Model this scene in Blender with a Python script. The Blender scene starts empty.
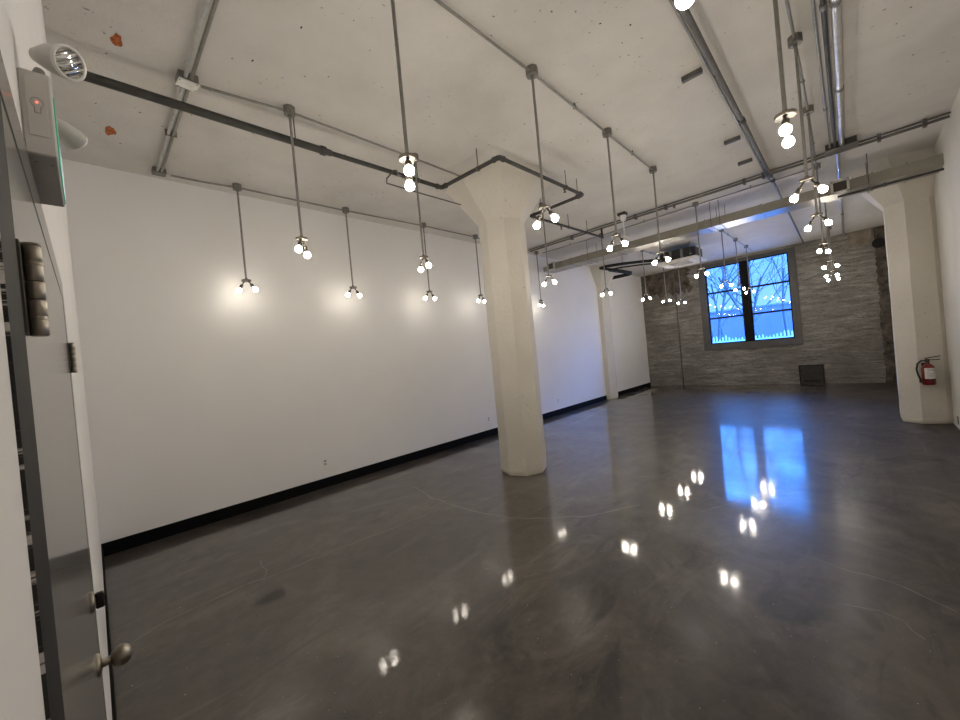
import bpy, math, random
from mathutils import Vector, Matrix

C = bpy.context.scene.collection
PI = math.pi
HC = 4.135          # ceiling height
YL = 5.71           # face of the long white wall
YR = -0.95          # face of the right-hand wall
XF = 14.80          # face of the wall with the window
XB = -0.042         # face of the wall with the doors

# ------------------------------------------------------------------ materials
def new_mat(name):
    m = bpy.data.materials.new(name)
    m.use_nodes = True
    nt = m.node_tree
    for n in list(nt.nodes):
        nt.nodes.remove(n)
    out = nt.nodes.new('ShaderNodeOutputMaterial')
    b = nt.nodes.new('ShaderNodeBsdfPrincipled')
    nt.links.new(b.outputs[0], out.inputs[0])
    return m, nt, b, out

def coords(nt, scale=(1, 1, 1), rot=(0, 0, 0)):
    tc = nt.nodes.new('ShaderNodeTexCoord')
    mp = nt.nodes.new('ShaderNodeMapping')
    mp.inputs['Scale'].default_value = scale
    mp.inputs['Rotation'].default_value = rot
    nt.links.new(tc.outputs['Object'], mp.inputs[0])
    return mp.outputs[0]

def noise(nt, vec, scale, detail=4, rough=0.55, dist=0.0):
    n = nt.nodes.new('ShaderNodeTexNoise')
    n.inputs['Scale'].default_value = scale
    n.inputs['Detail'].default_value = detail
    n.inputs['Roughness'].default_value = rough
    n.inputs['Distortion'].default_value = dist
    nt.links.new(vec, n.inputs['Vector'])
    return n.outputs['Fac']

def ramp(nt, fac, stops):
    r = nt.nodes.new('ShaderNodeValToRGB')
    e = r.color_ramp.elements
    while len(e) < len(stops):
        e.new(0.5)
    for i, (p, c) in enumerate(stops):
        e[i].position = p
        if not isinstance(c, (tuple, list)):
            c = (c, c, c)
        e[i].color = (*c[:3], 1)
    nt.links.new(fac, r.inputs[0])
    return r.outputs[0]

def mix(nt, fac, a, b, mode='MIX'):
    m = nt.nodes.new('ShaderNodeMix')
    m.data_type = 'RGBA'
    m.blend_type = mode
    for sock, v in ((m.inputs['Factor'], fac), (m.inputs['A'], a), (m.inputs['B'], b)):
        if isinstance(v, bpy.types.NodeSocket):
            nt.links.new(v, sock)
        elif isinstance(v, (tuple, list)):
            sock.default_value = (*v[:3], 1)
        else:
            sock.default_value = v
    # the colour sockets share names with the float ones, so pick them by type
    return m

def mixc(nt, fac, a, b, mode='MIX'):
    m = nt.nodes.new('ShaderNodeMix')
    m.data_type = 'RGBA'
    m.blend_type = mode
    fs = [s for s in m.inputs if s.name == 'Factor' and s.type == 'VALUE'][0]
    as_ = [s for s in m.inputs if s.name == 'A' and s.type == 'RGBA'][0]
    bs = [s for s in m.inputs if s.name == 'B' and s.type == 'RGBA'][0]
    for sock, v in ((fs, fac), (as_, a), (bs, b)):
        if isinstance(v, bpy.types.NodeSocket):
            nt.links.new(v, sock)
        elif isinstance(v, (tuple, list)):
            sock.default_value = (*v[:3], 1)
        else:
            sock.default_value = v
    return [s for s in m.outputs if s.type == 'RGBA'][0]

def bump(nt, b, h, strength=0.2, dist=0.02):
    n = nt.nodes.new('ShaderNodeBump')
    n.inputs['Strength'].default_value = strength
    n.inputs['Distance'].default_value = dist
    nt.links.new(h, n.inputs['Height'])
    nt.links.new(n.outputs[0], b.inputs['Normal'])

def plain(name, col, rough=0.5, metal=0.0, var=0.12, scale=14, bmp=0.0):
    m, nt, b, _ = new_mat(name)
    v = coords(nt)
    f = noise(nt, v, scale, 4)
    lo = tuple(c * (1 - var) for c in col)
    hi = tuple(min(1, c * (1 + var)) for c in col)
    nt.links.new(ramp(nt, f, [(0.3, lo), (0.7, hi)]), b.inputs['Base Color'])
    b.inputs['Roughness'].default_value = rough
    b.inputs['Metallic'].default_value = metal
    if bmp:
        bump(nt, b, noise(nt, v, scale * 3, 5), bmp, 0.01)
    return m

M = {}
# smooth white drywall
def mk_drywall():
    m, nt, b, _ = new_mat('white_drywall')
    v = coords(nt)
    f = noise(nt, v, 0.8, 4)
    nt.links.new(ramp(nt, f, [(0.3, (0.78, 0.765, 0.75)), (0.7, (0.82, 0.81, 0.795))]), b.inputs['Base Color'])
    b.inputs['Roughness'].default_value = 0.62
    bump(nt, b, noise(nt, v, 60, 3), 0.03, 0.004)
    return m
M['drywall'] = mk_drywall()

def mk_painted_concrete(name, lo, hi, spots, boards):
    m, nt, b, _ = new_mat(name)
    v = coords(nt)
    f1 = noise(nt, v, 1.1, 6, 0.6)
    base = ramp(nt, f1, [(0.28, lo), (0.72, hi)])
    # chipped dark pits, only inside some cloudy patches
    pit = noise(nt, v, spots, 3, 0.5)
    pitm = ramp(nt, pit, [(0.68, 0.0), (0.71, 1.0)])
    area = ramp(nt, noise(nt, v, 1.9, 3), [(0.5, 0.0), (0.58, 1.0)])
    both = mixc(nt, 1.0, pitm, area, 'MULTIPLY')
    col = mixc(nt, both, base, tuple(c * 0.35 for c in lo))
    nt.links.new(col, b.inputs['Base Color'])
    b.inputs['Roughness'].default_value = 0.68
    h = noise(nt, v, 22, 6, 0.6)
    if boards:
        vb = coords(nt, (0.35, 7.0, 1.0))
        hb = noise(nt, vb, 1.0, 2, 0.4)
        h = mixc(nt, 0.45, h, hb)
    h2 = mixc(nt, both, h, (0, 0, 0))
    bump(nt, b, h2, 0.5, 0.014)
    return m
M['ceiling'] = mk_painted_concrete('painted_slab', (0.57, 0.545, 0.51), (0.72, 0.695, 0.66), 24, True)
M['column'] = mk_painted_concrete('painted_column_concrete', (0.60, 0.565, 0.50), (0.68, 0.645, 0.58), 42, False)
M['rightwall'] = mk_painted_concrete('painted_rough_wall', (0.60, 0.58, 0.54), (0.70, 0.68, 0.64), 20, False)

def mk_floor():
    m, nt, b, _ = new_mat('polished_concrete')
    v = coords(nt)
    f1 = noise(nt, v, 0.55, 8, 0.62, 0.6)
    base = ramp(nt, f1, [(0.27, (0.017, 0.0135, 0.0105)), (0.5, (0.036, 0.029, 0.0235)), (0.74, (0.090, 0.077, 0.064))])
    f2 = noise(nt, v, 7, 8, 0.7, 0.3)
    base = mixc(nt, 0.35, base, ramp(nt, f2, [(0.3, (0.016, 0.013, 0.010)), (0.7, (0.115, 0.096, 0.078))]))
    # long swirling trowel and mop marks
    vs = coords(nt, (0.30, 1.4, 1.0), (0, 0, 0.5))
    f3 = noise(nt, vs, 1.3, 7, 0.68, 2.2)
    sw = ramp(nt, f3, [(0.55, 0.0), (0.66, 1.0)])
    fade = mixc(nt, 1.0, sw, (0.30, 0.30, 0.30), 'MULTIPLY')
    base = mixc(nt, fade, base, (0.15, 0.135, 0.12))
    # pale dusty clouds, dark damp blotches and fine light grit
    dust = ramp(nt, noise(nt, v, 1.25, 10, 0.7, 0.8), [(0.50, 0.0), (0.72, 0.55)])
    base = mixc(nt, dust, base, (0.165, 0.142, 0.118))
    damp = ramp(nt, noise(nt, coords(nt, (0.7, 1.5, 1.0), (0, 0, 0.9)), 1.6, 9, 0.66, 1.2), [(0.54, 0.0), (0.66, 0.8)])
    base = mixc(nt, damp, base, (0.012, 0.0095, 0.0075))
    grit = ramp(nt, noise(nt, v, 55, 2, 0.5), [(0.735, 0.0), (0.76, 1.0)])
    base = mixc(nt, grit, base, (0.34, 0.31, 0.27))
    nt.links.new(base, b.inputs['Base Color'])
    # where the polish has worn dull: the right-hand strip and the patch in front of the doors
    tcm = nt.nodes.new('ShaderNodeTexCoord'); sep = nt.nodes.new('ShaderNodeSeparateXYZ')
    nt.links.new(tcm.outputs['Object'], sep.inputs[0])
    def mth(op, p, q):
        n = nt.nodes.new('ShaderNodeMath'); n.operation = op
        for sck, val in ((n.inputs[0], p), (n.inputs[1], q)):
            if isinstance(val, bpy.types.NodeSocket): nt.links.new(val, sck)
            else: sck.default_value = val
        return n.outputs[0]
    dy = mth('SUBTRACT', 0.5, sep.outputs['Y'])
    dc = mth('MINIMUM', mth('SUBTRACT', 2.65, sep.outputs['X']), mth('SUBTRACT', 1.62, sep.outputs['Y']))
    dd = mth('ADD', mth('MAXIMUM', dy, dc), mth('MULTIPLY', mth('SUBTRACT', noise(nt, v, 1.0, 1.5), 0.5), 0.7))
    dull = mth('ADD', mth('MULTIPLY', dd, 1.0), 0.42)
    dullc = ramp(nt, dull, [(0.0, 0.0), (1.0, 1.0)])
    nt.nodes[-1].color_ramp.interpolation = 'EASE'
    r1 = ramp(nt, noise(nt, v, 1.3, 6, 0.6, 0.8), [(0.3, 0.29), (0.7, 0.38)])
    nt.links.new(mixc(nt, dullc, r1, (0.5, 0.5, 0.5)), b.inputs['Roughness'])
    b.inputs['Specular IOR Level'].default_value = 0.30
    cw = mixc(nt, dullc, (0.92, 0.92, 0.92), (0.15, 0.15, 0.15))
    nt.links.new(mixc(nt, fade, cw, (0.2, 0.2, 0.2)), b.inputs['Coat Weight'])
    cr = ramp(nt, noise(nt, v, 2.1, 5, 0.6, 0.5), [(0.3, 0.022), (0.7, 0.065)])
    nt.links.new(mixc(nt, dullc, cr, (0.255, 0.255, 0.255)), b.inputs['Coat Roughness'])
    b.inputs['Coat IOR'].default_value = 1.5
    hh = mixc(nt, 0.35, noise(nt, v, 3.2, 4, 0.5), noise(nt, v, 24, 4, 0.6))
    bump(nt, b, hh, 0.085, 0.012)
    bn = [n for n in nt.nodes if n.type == 'BUMP'][-1]
    nt.links.new(bn.outputs[0], b.inputs['Coat Normal'])
    return m
M['floor'] = mk_floor()
M['crack'] = plain('filled_crack', (0.125, 0.108, 0.09), 0.4)
M['scuff'] = plain('dark_floor_scuff', (0.022, 0.018, 0.014), 0.3)

def mk_boardwall():
    m, nt, b, _ = new_mat('board_formed_concrete')
    v = coords(nt)
    v1 = coords(nt, (1, 0.9, 6.5))
    streak = noise(nt, v1, 1.7, 10, 0.76, 0.8)
    base = ramp(nt, streak, [(0.33, (0.060, 0.055, 0.047)), (0.5, (0.215, 0.202, 0.18)), (0.67, (0.47, 0.45, 0.41))])
    fine = noise(nt, coords(nt, (1, 2.5, 6.0)), 7.0, 7, 0.75)
    base = mixc(nt, 0.33, base, ramp(nt, fine, [(0.36, (0.035, 0.033, 0.029)), (0.64, (0.40, 0.385, 0.355))]))
    big = noise(nt, v, 0.8, 5, 0.6)
    base = mixc(nt, ramp(nt, big, [(0.42, 0.0), (0.66, 0.65)]), base, (0.115, 0.102, 0.086))
    v2 = coords(nt, (1, 0.9, 13.0))
    gaps = ramp(nt, noise(nt, v2, 2.4, 5, 0.6, 0.4), [(0.60, 0.0), (0.66, 1.0)])
    base = mixc(nt, mixc(nt, 1.0, gaps, (0.7, 0.7, 0.7), 'MULTIPLY'), base, (0.05, 0.044, 0.037))
    nt.links.new(base, b.inputs['Base Color'])
    b.inputs['Roughness'].default_value = 0.85
    bump(nt, b, mixc(nt, 0.5, streak, noise(nt, v, 25, 6, 0.7)), 0.7, 0.03)
    return m
M['board'] = mk_boardwall()
M['rough_dark'] = plain('broken_dark_concrete', (0.075, 0.062, 0.050), 0.9, 0, 0.75, 7, 0.9)
M['rust_patch'] = plain('rusty_brown_concrete', (0.095, 0.076, 0.058), 0.9, 0, 0.75, 4.5, 0.6)
M['block'] = plain('bare_grey_concrete', (0.21, 0.175, 0.135), 0.9, 0, 0.35, 4, 0.6)
M['hole'] = plain('dark_hollow', (0.012, 0.011, 0.010), 0.9)
M['hatch'] = plain('dark_steel_hatch', (0.035, 0.032, 0.028), 0.55, 0.3, 0.3, 9)
M['hatch_frame'] = plain('dark_hatch_frame', (0.05, 0.045, 0.038), 0.6, 0.2)
M['black_base'] = plain('black_vinyl_base', (0.0025, 0.0025, 0.003), 0.75, 0, 0.1)
M['black_base'].node_tree.nodes['Principled BSDF'].inputs['Specular IOR Level'].default_value = 0.12
M['emt'] = plain('galvanised_conduit', (0.30, 0.29, 0.27), 0.42, 0.85, 0.12, 20)
M['emt_box'] = plain('galvanised_box', (0.24, 0.23, 0.215), 0.48, 0.8, 0.2, 30)
M['shiny'] = plain('bright_galvanised_pipe', (0.58, 0.58, 0.57), 0.3, 0.9, 0.15, 16)
M['fitting'] = plain('dull_zinc_fitting', (0.20, 0.18, 0.155), 0.45, 0.7, 0.15, 40)
M['socket'] = plain('dark_bronze_socket', (0.075, 0.065, 0.052), 0.42, 0.5, 0.15, 40)
M['pipe_dark'] = plain('dark_grey_pipe_paint', (0.045, 0.043, 0.040), 0.5, 0.15, 0.25, 12)
M['pipe_grey'] = plain('mid_grey_pipe_paint', (0.115, 0.11, 0.103), 0.45, 0.35, 0.15, 12)
M['main'] = plain('brownish_grey_pipe_paint', (0.145, 0.137, 0.124), 0.5, 0.2, 0.15, 12)
M['rod'] = plain('threaded_hanger_steel', (0.13, 0.12, 0.11), 0.5, 0.6)
M['white_cover'] = plain('white_box_cover', (0.90, 0.885, 0.84), 0.4)
M['white_plastic'] = plain('white_plastic', (0.78, 0.77, 0.74), 0.4)
M['grey_plastic'] = plain('pale_grey_plastic', (0.58, 0.565, 0.54), 0.45, 0, 0.05)
M['grey_plastic2'] = plain('mid_grey_plastic', (0.30, 0.29, 0.27), 0.5, 0, 0.05)  # plain darker grey plastic for small parts
M['duct'] = plain('painted_duct_metal', (0.30, 0.285, 0.245), 0.30, 0.45, 0.10, 5)
M['louvre'] = plain('dark_register_louvre', (0.10, 0.085, 0.07), 0.5, 0.3)
M['cassette'] = plain('black_unit_casing', (0.010, 0.010, 0.010), 0.5)
M['fascia'] = plain('off_white_fascia', (0.70, 0.68, 0.65), 0.4)
M['insul'] = plain('black_foam_insulation', (0.008, 0.008, 0.008), 0.7)
M['win_frame'] = plain('charcoal_window_frame', (0.082, 0.078, 0.075), 0.6, 0, 0.12, 6)
M['win_dark'] = plain('black_window_bar', (0.004, 0.004, 0.005), 0.6)
M['win_dark'].node_tree.nodes['Principled BSDF'].inputs['Specular IOR Level'].default_value = 0.15
M['door'] = plain('semi_gloss_grey_door', (0.20, 0.195, 0.185), 0.15, 0, 0.03, 3)
M['door'].node_tree.nodes['Principled BSDF'].inputs['Specular IOR Level'].default_value = 0.8
M['hinge'] = plain('satin_nickel', (0.31, 0.28, 0.235), 0.36, 0.95, 0.10, 60)
M['hinge_dark'] = plain('tarnished_leaf', (0.07, 0.063, 0.055), 0.5, 0.6)
M['bolt'] = plain('dark_bronze_bolt', (0.02, 0.018, 0.016), 0.4, 0.5)
M['red'] = plain('red_enamel', (0.15, 0.009, 0.008), 0.3, 0, 0.06)
M['rubber'] = plain('black_rubber', (0.010, 0.010, 0.010), 0.55)
M['paper'] = plain('white_label', (0.68, 0.67, 0.63), 0.6)
M['brick'] = plain('exposed_orange_brick', (0.42, 0.12, 0.035), 0.9, 0, 0.6, 45, 0.6)
M['chrome'] = plain('chrome_reflector', (0.75, 0.75, 0.74), 0.12, 1.0, 0.35, 120)
M['lensrim'] = plain('bright_lens_rim', (0.85, 0.84, 0.80), 0.25)
M['far_roof'] = plain('distant_roofing', (0.14, 0.13, 0.16), 0.9)
M['bark'] = plain('winter_bark', (0.060, 0.052, 0.050), 0.9, 0, 0.3, 6)
M['fence_wood'] = plain('pale_painted_pickets', (0.50, 0.50, 0.49), 0.7)
M['snow'] = plain('frosted_ground', (0.16, 0.16, 0.165), 0.9, 0, 0.15, 0.6)
M['far_wall'] = plain('pale_cladding', (0.125, 0.10, 0.15), 0.8, 0, 0.05, 2)

def mk_jamb():
    m, nt, b, _ = new_mat('worn_charcoal_frame_paint')
    tc = nt.nodes.new('ShaderNodeTexCoord')
    sp = nt.nodes.new('ShaderNodeSeparateXYZ')
    nt.links.new(tc.outputs['Object'], sp.inputs[0])
    # chips along the outer edge of the near jamb, where the paint has worn through
    f = noise(nt, coords(nt, (1, 40, 26)), 3.0, 5, 0.65)
    mr = nt.nodes.new('ShaderNodeMapRange')
    mr.inputs['From Min'].default_value = 0.455
    mr.inputs['From Max'].default_value = 0.464
    mr.inputs['To Min'].default_value = 0.545
    mr.inputs['To Max'].default_value = 0.0
    nt.links.new(sp.outputs['Y'], mr.inputs['Value'])
    g = nt.nodes.new('ShaderNodeMath'); g.operation = 'MULTIPLY'
    nt.links.new(f, g.inputs[0]); nt.links.new(mr.outputs[0], g.inputs[1])
    chip = ramp(nt, g.outputs[0], [(0.30, 0.0), (0.33, 1.0)])
    f2 = noise(nt, coords(nt), 9, 3)
    base = ramp(nt, f2, [(0.3, (0.022, 0.0215, 0.0215)), (0.7, (0.036, 0.035, 0.0345))])
    nt.links.new(mixc(nt, chip, base, (0.55, 0.52, 0.50)), b.inputs['Base Color'])
    b.inputs['Roughness'].default_value = 0.65
    b.inputs['Specular IOR Level'].default_value = 0.15
    return m
M['jamb'] = mk_jamb()

def emis(name, col, strength, base=(0.8, 0.8, 0.8)):
    m, nt, b, _ = new_mat(name)
    b.inputs['Base Color'].default_value = (*base, 1)
    b.inputs['Emission Color'].default_value = (*col, 1)
    b.inputs['Emission Strength'].default_value = strength
    b.inputs['Roughness'].default_value = 0.3
    return m
BULB = 196.0
WARM = (1.0, 0.91, 0.775)
M['bulb'] = emis('lit_frosted_bulb', WARM, BULB)
M['bulb_soft'] = emis('lit_frosted_bulb_dimmer', WARM, BULB * 0.23)
M['bulb_mid'] = emis('lit_frosted_bulb_softer', WARM, BULB * 0.7)
M['led'] = emis('red_indicator', (1.0, 0.12, 0.08), 2.5, (0.5, 0.05, 0.05))
M['exit_green'] = emis('green_backlit_plate', (0.03, 0.42, 0.25), 0.30, (0.03, 0.30, 0.19))
M['exit_white'] = emis('white_backlit_plate', (0.75, 0.85, 1.0), 0.7, (0.8, 0.8, 0.8))

def mk_glass():
    m = bpy.data.materials.new('clear_window_glass')
    m.use_nodes = True
    nt = m.node_tree
    for n in list(nt.nodes):
        nt.nodes.remove(n)
    out = nt.nodes.new('ShaderNodeOutputMaterial')
    t = nt.nodes.new('ShaderNodeBsdfTransparent'); t.inputs[0].default_value = (0.93, 0.95, 0.96, 1)
    g = nt.nodes.new('ShaderNodeBsdfGlossy'); g.inputs['Roughness'].default_value = 0.02
    f = nt.nodes.new('ShaderNodeFresnel'); f.inputs['IOR'].default_value = 1.45
    x = nt.nodes.new('ShaderNodeMixShader')
    nt.links.new(f.outputs[0], x.inputs[0]); nt.links.new(t.outputs[0], x.inputs[1]); nt.links.new(g.outputs[0], x.inputs[2])
    nt.links.new(x.outputs[0], out.inputs[0])
    return m
M['glass'] = mk_glass()

# ------------------------------------------------------------------ geometry
class G:
    def __init__(s):
        s.v, s.f, s.sm = [], [], []
    def add(s, vs, fs, smooth=False):
        o = len(s.v)
        s.v += [tuple(p) for p in vs]
        for f in fs:
            s.f.append(tuple(i + o for i in f)); s.sm.append(smooth)
        return s
    def box(s, x0, x1, y0, y1, z0, z1, bev=0.0):
        if bev <= 0:
            vs = [(x, y, z) for x in (x0, x1) for y in (y0, y1) for z in (z0, z1)]
            return s.add(vs, [(0, 1, 3, 2), (4, 6, 7, 5), (0, 4, 5, 1), (2, 3, 7, 6), (0, 2, 6, 4), (1, 5, 7, 3)])
        c = ((x0 + x1) / 2, (y0 + y1) / 2, (z0 + z1) / 2)
        return s.obox(c, (1, 0, 0), (0, 1, 0), ((x1 - x0) / 2, (y1 - y0) / 2, (z1 - z0) / 2), bev)
    def obox(s, c, ax, ay, half, bev=0.0):
        ax = Vector(ax).normalized(); ay = Vector(ay).normalized(); az = ax.cross(ay)
        c = Vector(c); hx, hy, hz = half
        P = lambda a, b, d: c + ax * a + ay * b + az * d
        if bev <= 0:
            vs = [P(a, b, d) for a in (-hx, hx) for b in (-hy, hy) for d in (-hz, hz)]
            return s.add(vs, [(0, 1, 3, 2), (4, 6, 7, 5), (0, 4, 5, 1), (2, 3, 7, 6), (0, 2, 6, 4), (1, 5, 7, 3)])
        b = min(bev, hx * .9, hy * .9, hz * .9)
        vs = []; idx = {}
        for sx in (-1, 1):
            for sy in (-1, 1):
                for sz in (-1, 1):
                    for k in range(3):
                        q = [hx - b, hy - b, hz - b]; q[k] += b
                        idx[sx, sy, sz, k] = len(vs)
                        vs.append(P(sx * q[0], sy * q[1], sz * q[2]))
        fs = []
        for sg in (-1, 1):
            fs.append([idx[sg, a, d, 0] for a, d in ((-1, -1), (1, -1), (1, 1), (-1, 1))])
            fs.append([idx[a, sg, d, 1] for a, d in ((-1, -1), (1, -1), (1, 1), (-1, 1))])
            fs.append([idx[a, d, sg, 2] for a, d in ((-1, -1), (1, -1), (1, 1), (-1, 1))])
        for a in (-1, 1):
            for d in (-1, 1):
                fs.append([idx[a, d, -1, 0], idx[a, d, 1, 0], idx[a, d, 1, 1], idx[a, d, -1, 1]])
                fs.append([idx[a, -1, d, 0], idx[a, 1, d, 0], idx[a, 1, d, 2], idx[a, -1, d, 2]])
                fs.append([idx[-1, a, d, 1], idx[1, a, d, 1], idx[1, a, d, 2], idx[-1, a, d, 2]])
                for e in (-1, 1):
                    fs.append([idx[a, d, e, k] for k in range(3)])
        return s.add(vs, fs)
    def ring(s, c, ax, r, n, ph=0.0):
        ax = Vector(ax).normalized()
        u = ax.orthogonal().normalized() if abs(ax.z) < 0.99 else Vector((1, 0, 0))
        w = ax.cross(u)
        c = Vector(c)
        return [c + (u * math.cos(ph + 2 * PI * k / n) + w * math.sin(ph + 2 * PI * k / n)) * r for k in range(n)]
    def tube(s, p, q, r, n=14, r2=None, caps=True):
        p = Vector(p); q = Vector(q); ax = q - p
        r2 = r if r2 is None else r2
        a = s.ring(p, ax, r, n); b = s.ring(q, ax, r2, n)
        s.add(a + b, [(k, (k + 1) % n, n + (k + 1) % n, n + k) for k in range(n)], n > 8)
        if caps:
            s.add(a, [tuple(range(n))[::-1]]); s.add(b, [tuple(range(n))])
        return s
    def lathe(s, c, ax, prof, n=20, smooth=True, caps=True):
        # prof: (distance along the axis, radius)
        c = Vector(c); axn = Vector(ax).normalized()
        rings = [s.ring(c + axn * d, axn, max(r, 1e-5), n) for d, r in prof]
        vs = [p for rg in rings for p in rg]; fs = []
        for i in range(len(prof) - 1):
            for k in range(n):
                fs.append((i * n + k, i * n + (k + 1) % n, (i + 1) * n + (k + 1) % n, (i + 1) * n + k))
        s.add(vs, fs, smooth)
        if caps:
            s.add(rings[0], [tuple(range(n))[::-1]]); s.add(rings[-1], [tuple(range(n))])
        return s
    def sphere(s, c, r, n=16, m=10, sc=(1, 1, 1)):
        vs, fs = [], []
        for i in range(m + 1):
            t = PI * i / m
            for k in range(n):
                a = 2 * PI * k / n
                vs.append((c[0] + r * sc[0] * math.sin(t) * math.cos(a), c[1] + r * sc[1] * math.sin(t) * math.sin(a), c[2] + r * sc[2] * math.cos(t)))
        for i in range(m):
            for k in range(n):
                fs.append((i * n + k, (i + 1) * n + k, (i + 1) * n + (k + 1) % n, i * n + (k + 1) % n))
        return s.add(vs, fs, True)
    def path(s, pts, r, n=10, caps=True):
        # one swept tube through the points, mitred at the bends
        pts = [Vector(p) for p in pts]
        rad = r if isinstance(r, (list, tuple)) else [r] * len(pts)
        rings = []; u = None
        for i, p in enumerate(pts):
            d1 = (p - pts[i - 1]).normalized() if i else (pts[1] - p).normalized()
            d2 = (pts[i + 1] - p).normalized() if i < len(pts) - 1 else d1
            t = (d1 + d2)
            t = t.normalized() if t.length > 1e-6 else d1
            if u is None:
                u = t.orthogonal().normalized()
            u = (u - t * u.dot(t)).normalized()
            w = t.cross(u)
            rings.append([p + (u * math.cos(2 * PI * k / n) + w * math.sin(2 * PI * k / n)) * rad[i] for k in range(n)])
        vs = [q for rg in rings for q in rg]; fs = []
        for i in range(len(pts) - 1):
            for k in range(n):
                fs.append((i * n + k, i * n + (k + 1) % n, (i + 1) * n + (k + 1) % n, (i + 1) * n + k))
        s.add(vs, fs, n >= 6)
        if caps:
            s.add(rings[0], [tuple(range(n))[::-1]]); s.add(rings[-1], [tuple(range(n))])
        return s
    def prism(s, poly, z0, z1, poly2=None):
        n = len(poly); p2 = poly2 or poly
        vs = [(x, y, z0) for x, y in poly] + [(x, y, z1) for x, y in p2]
        return s.add(vs, [tuple(range(n))[::-1], tuple(range(n, 2 * n))] + [(k, (k + 1) % n, n + (k + 1) % n, n + k) for k in range(n)])
    def build(s, name, mat, parent=None, loc=None):
        me = bpy.data.meshes.new(name)
        o = Vector(loc) if loc else (Vector(parent['_w']) if parent is not None and '_w' in parent else Vector((0, 0, 0)))
        me.from_pydata([tuple(Vector(p) - o) for p in s.v], [], s.f)
        me.polygons.foreach_set('use_smooth', s.sm)
        me.materials.append(mat)
        import bmesh
        bm = bmesh.new(); bm.from_mesh(me)
        bmesh.ops.recalc_face_normals(bm, faces=bm.faces)
        bm.to_mesh(me); bm.free()
        me.update()
        ob = bpy.data.objects.new(name, me)
        C.objects.link(ob)
        if parent is not None:
            ob.parent = parent
            ob['_w'] = tuple(o)
        else:
            ob.location = o if loc else (0, 0, 0)
            ob['_w'] = tuple(o)
        return ob

def tag(o, label, cat, group=None):
    o['label'] = label; o['category'] = cat
    if group:
        o['group'] = group
    return o
def thing(name, loc, label, cat, group=None):
    o = bpy.data.objects.new(name, None); C.objects.link(o)
    o.location = loc; o['_w'] = tuple(loc)
    o.empty_display_size = 0.1
    return tag(o, label, cat, group)
def struct(o, label=None):
    o['kind'] = 'structure'
    if label:
        o['label'] = label
    return o

def octagon(cx, cy, R):
    return [(cx + R * math.cos(k * PI / 4), cy + R * math.sin(k * PI / 4)) for k in range(8)]

# ------------------------------------------------------------------ room shell
floor = struct(G().box(-0.3, XF + 0.5, YR - 0.3, YL + 0.3, -0.2, 0.0).build('floor', M['floor']), 'dark polished concrete floor')
def strip(pts, w, z=0.0008, jitter=0.02, seed=1):
    # a thin irregular filled crack lying in the floor surface
    rnd = random.Random(seed); out = []
    for i in range(len(pts) - 1):
        a, b = Vector(pts[i]), Vector(pts[i + 1])
        n = max(2, int((b - a).length / 0.08))
        for k in range(n):
            out.append(a.lerp(b, k / n) + Vector((rnd.uniform(-1, 1), rnd.uniform(-1, 1))) * jitter * (1 if k else .3))
    out.append(Vector(pts[-1]))
    vs, fs = [], []
    for i, p in enumerate(out):
        d = (out[min(i + 1, len(out) - 1)] - out[max(i - 1, 0)])
        nrm = Vector((-d.y, d.x)).normalized() * w * rnd.uniform(0.35, 1.0)
        vs += [(p.x + nrm.x, p.y + nrm.y, z), (p.x - nrm.x, p.y - nrm.y, z)]
    for i in range(len(out) - 1):
        fs.append((2 * i, 2 * i + 1, 2 * i + 3, 2 * i + 2))
    return G().add(vs, fs)
cracks = [
    ([(0.02, 3.55), (0.17, 3.67), (0.4, 3.71), (0.67, 3.73), (1.03, 3.7), (1.37, 3.65), (1.76, 3.64), (2.18, 3.56), (2.73, 3.56)], 0.006),
    ([(3.02, 4.46), (2.89, 3.96), (2.86, 3.45), (2.88, 3.06), (2.95, 2.69), (3.14, 2.39), (3.42, 2.03), (3.73, 1.86), (3.93, 1.73)], 0.009),
    ([(3.63, 0.44), (3.58, 0.24), (3.54, 0.05), (3.48, -0.13), (3.35, -0.3)], 0.006),
    ([(3.09, 0.16), (3.14, 0.01), (3.09, -0.09), (2.97, -0.15)], 0.006),
    ([(4.05, 1.2), (4.54, 0.96), (5.02, 0.69)], 0.006),
    ([(1.0, 4.09), (0.97, 3.85), (0.9, 3.69)], 0.004)]
for i, (p, w) in enumerate(cracks):
    strip(p, w, seed=i + 3).build('crack', M['crack'], floor)
def blob(cx, cy, rx, ry, z, seed, n=22, dz=0.0):
    rnd = random.Random(seed)
    vs = [(cx, cy, z - dz)]
    for k in range(n):
        a = 2 * PI * k / n; q = rnd.uniform(0.7, 1.1)
        vs.append((cx + rx * q * math.cos(a), cy + ry * q * math.sin(a), z))
    return G().add(vs, [(0, 1 + k, 1 + (k + 1) % n) for k in range(n)])
blob(0.86, 3.35, 0.11, 0.085, 0.0009, 5).build('stain', M['scuff'], floor)
for i, p in enumerate(([(1.57, 1.17), (1.63, 1.10), (1.66, 1.13)], [(1.60, 1.06), (1.68, 1.05), (1.71, 1.10)], [(1.55, 1.10), (1.58, 1.06)], [(1.69, 1.16), (1.74, 1.12)])):
    strip(p, 0.007, 0.0009, 0.030, 50 + i).build('stain', M['scuff'], floor)

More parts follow.
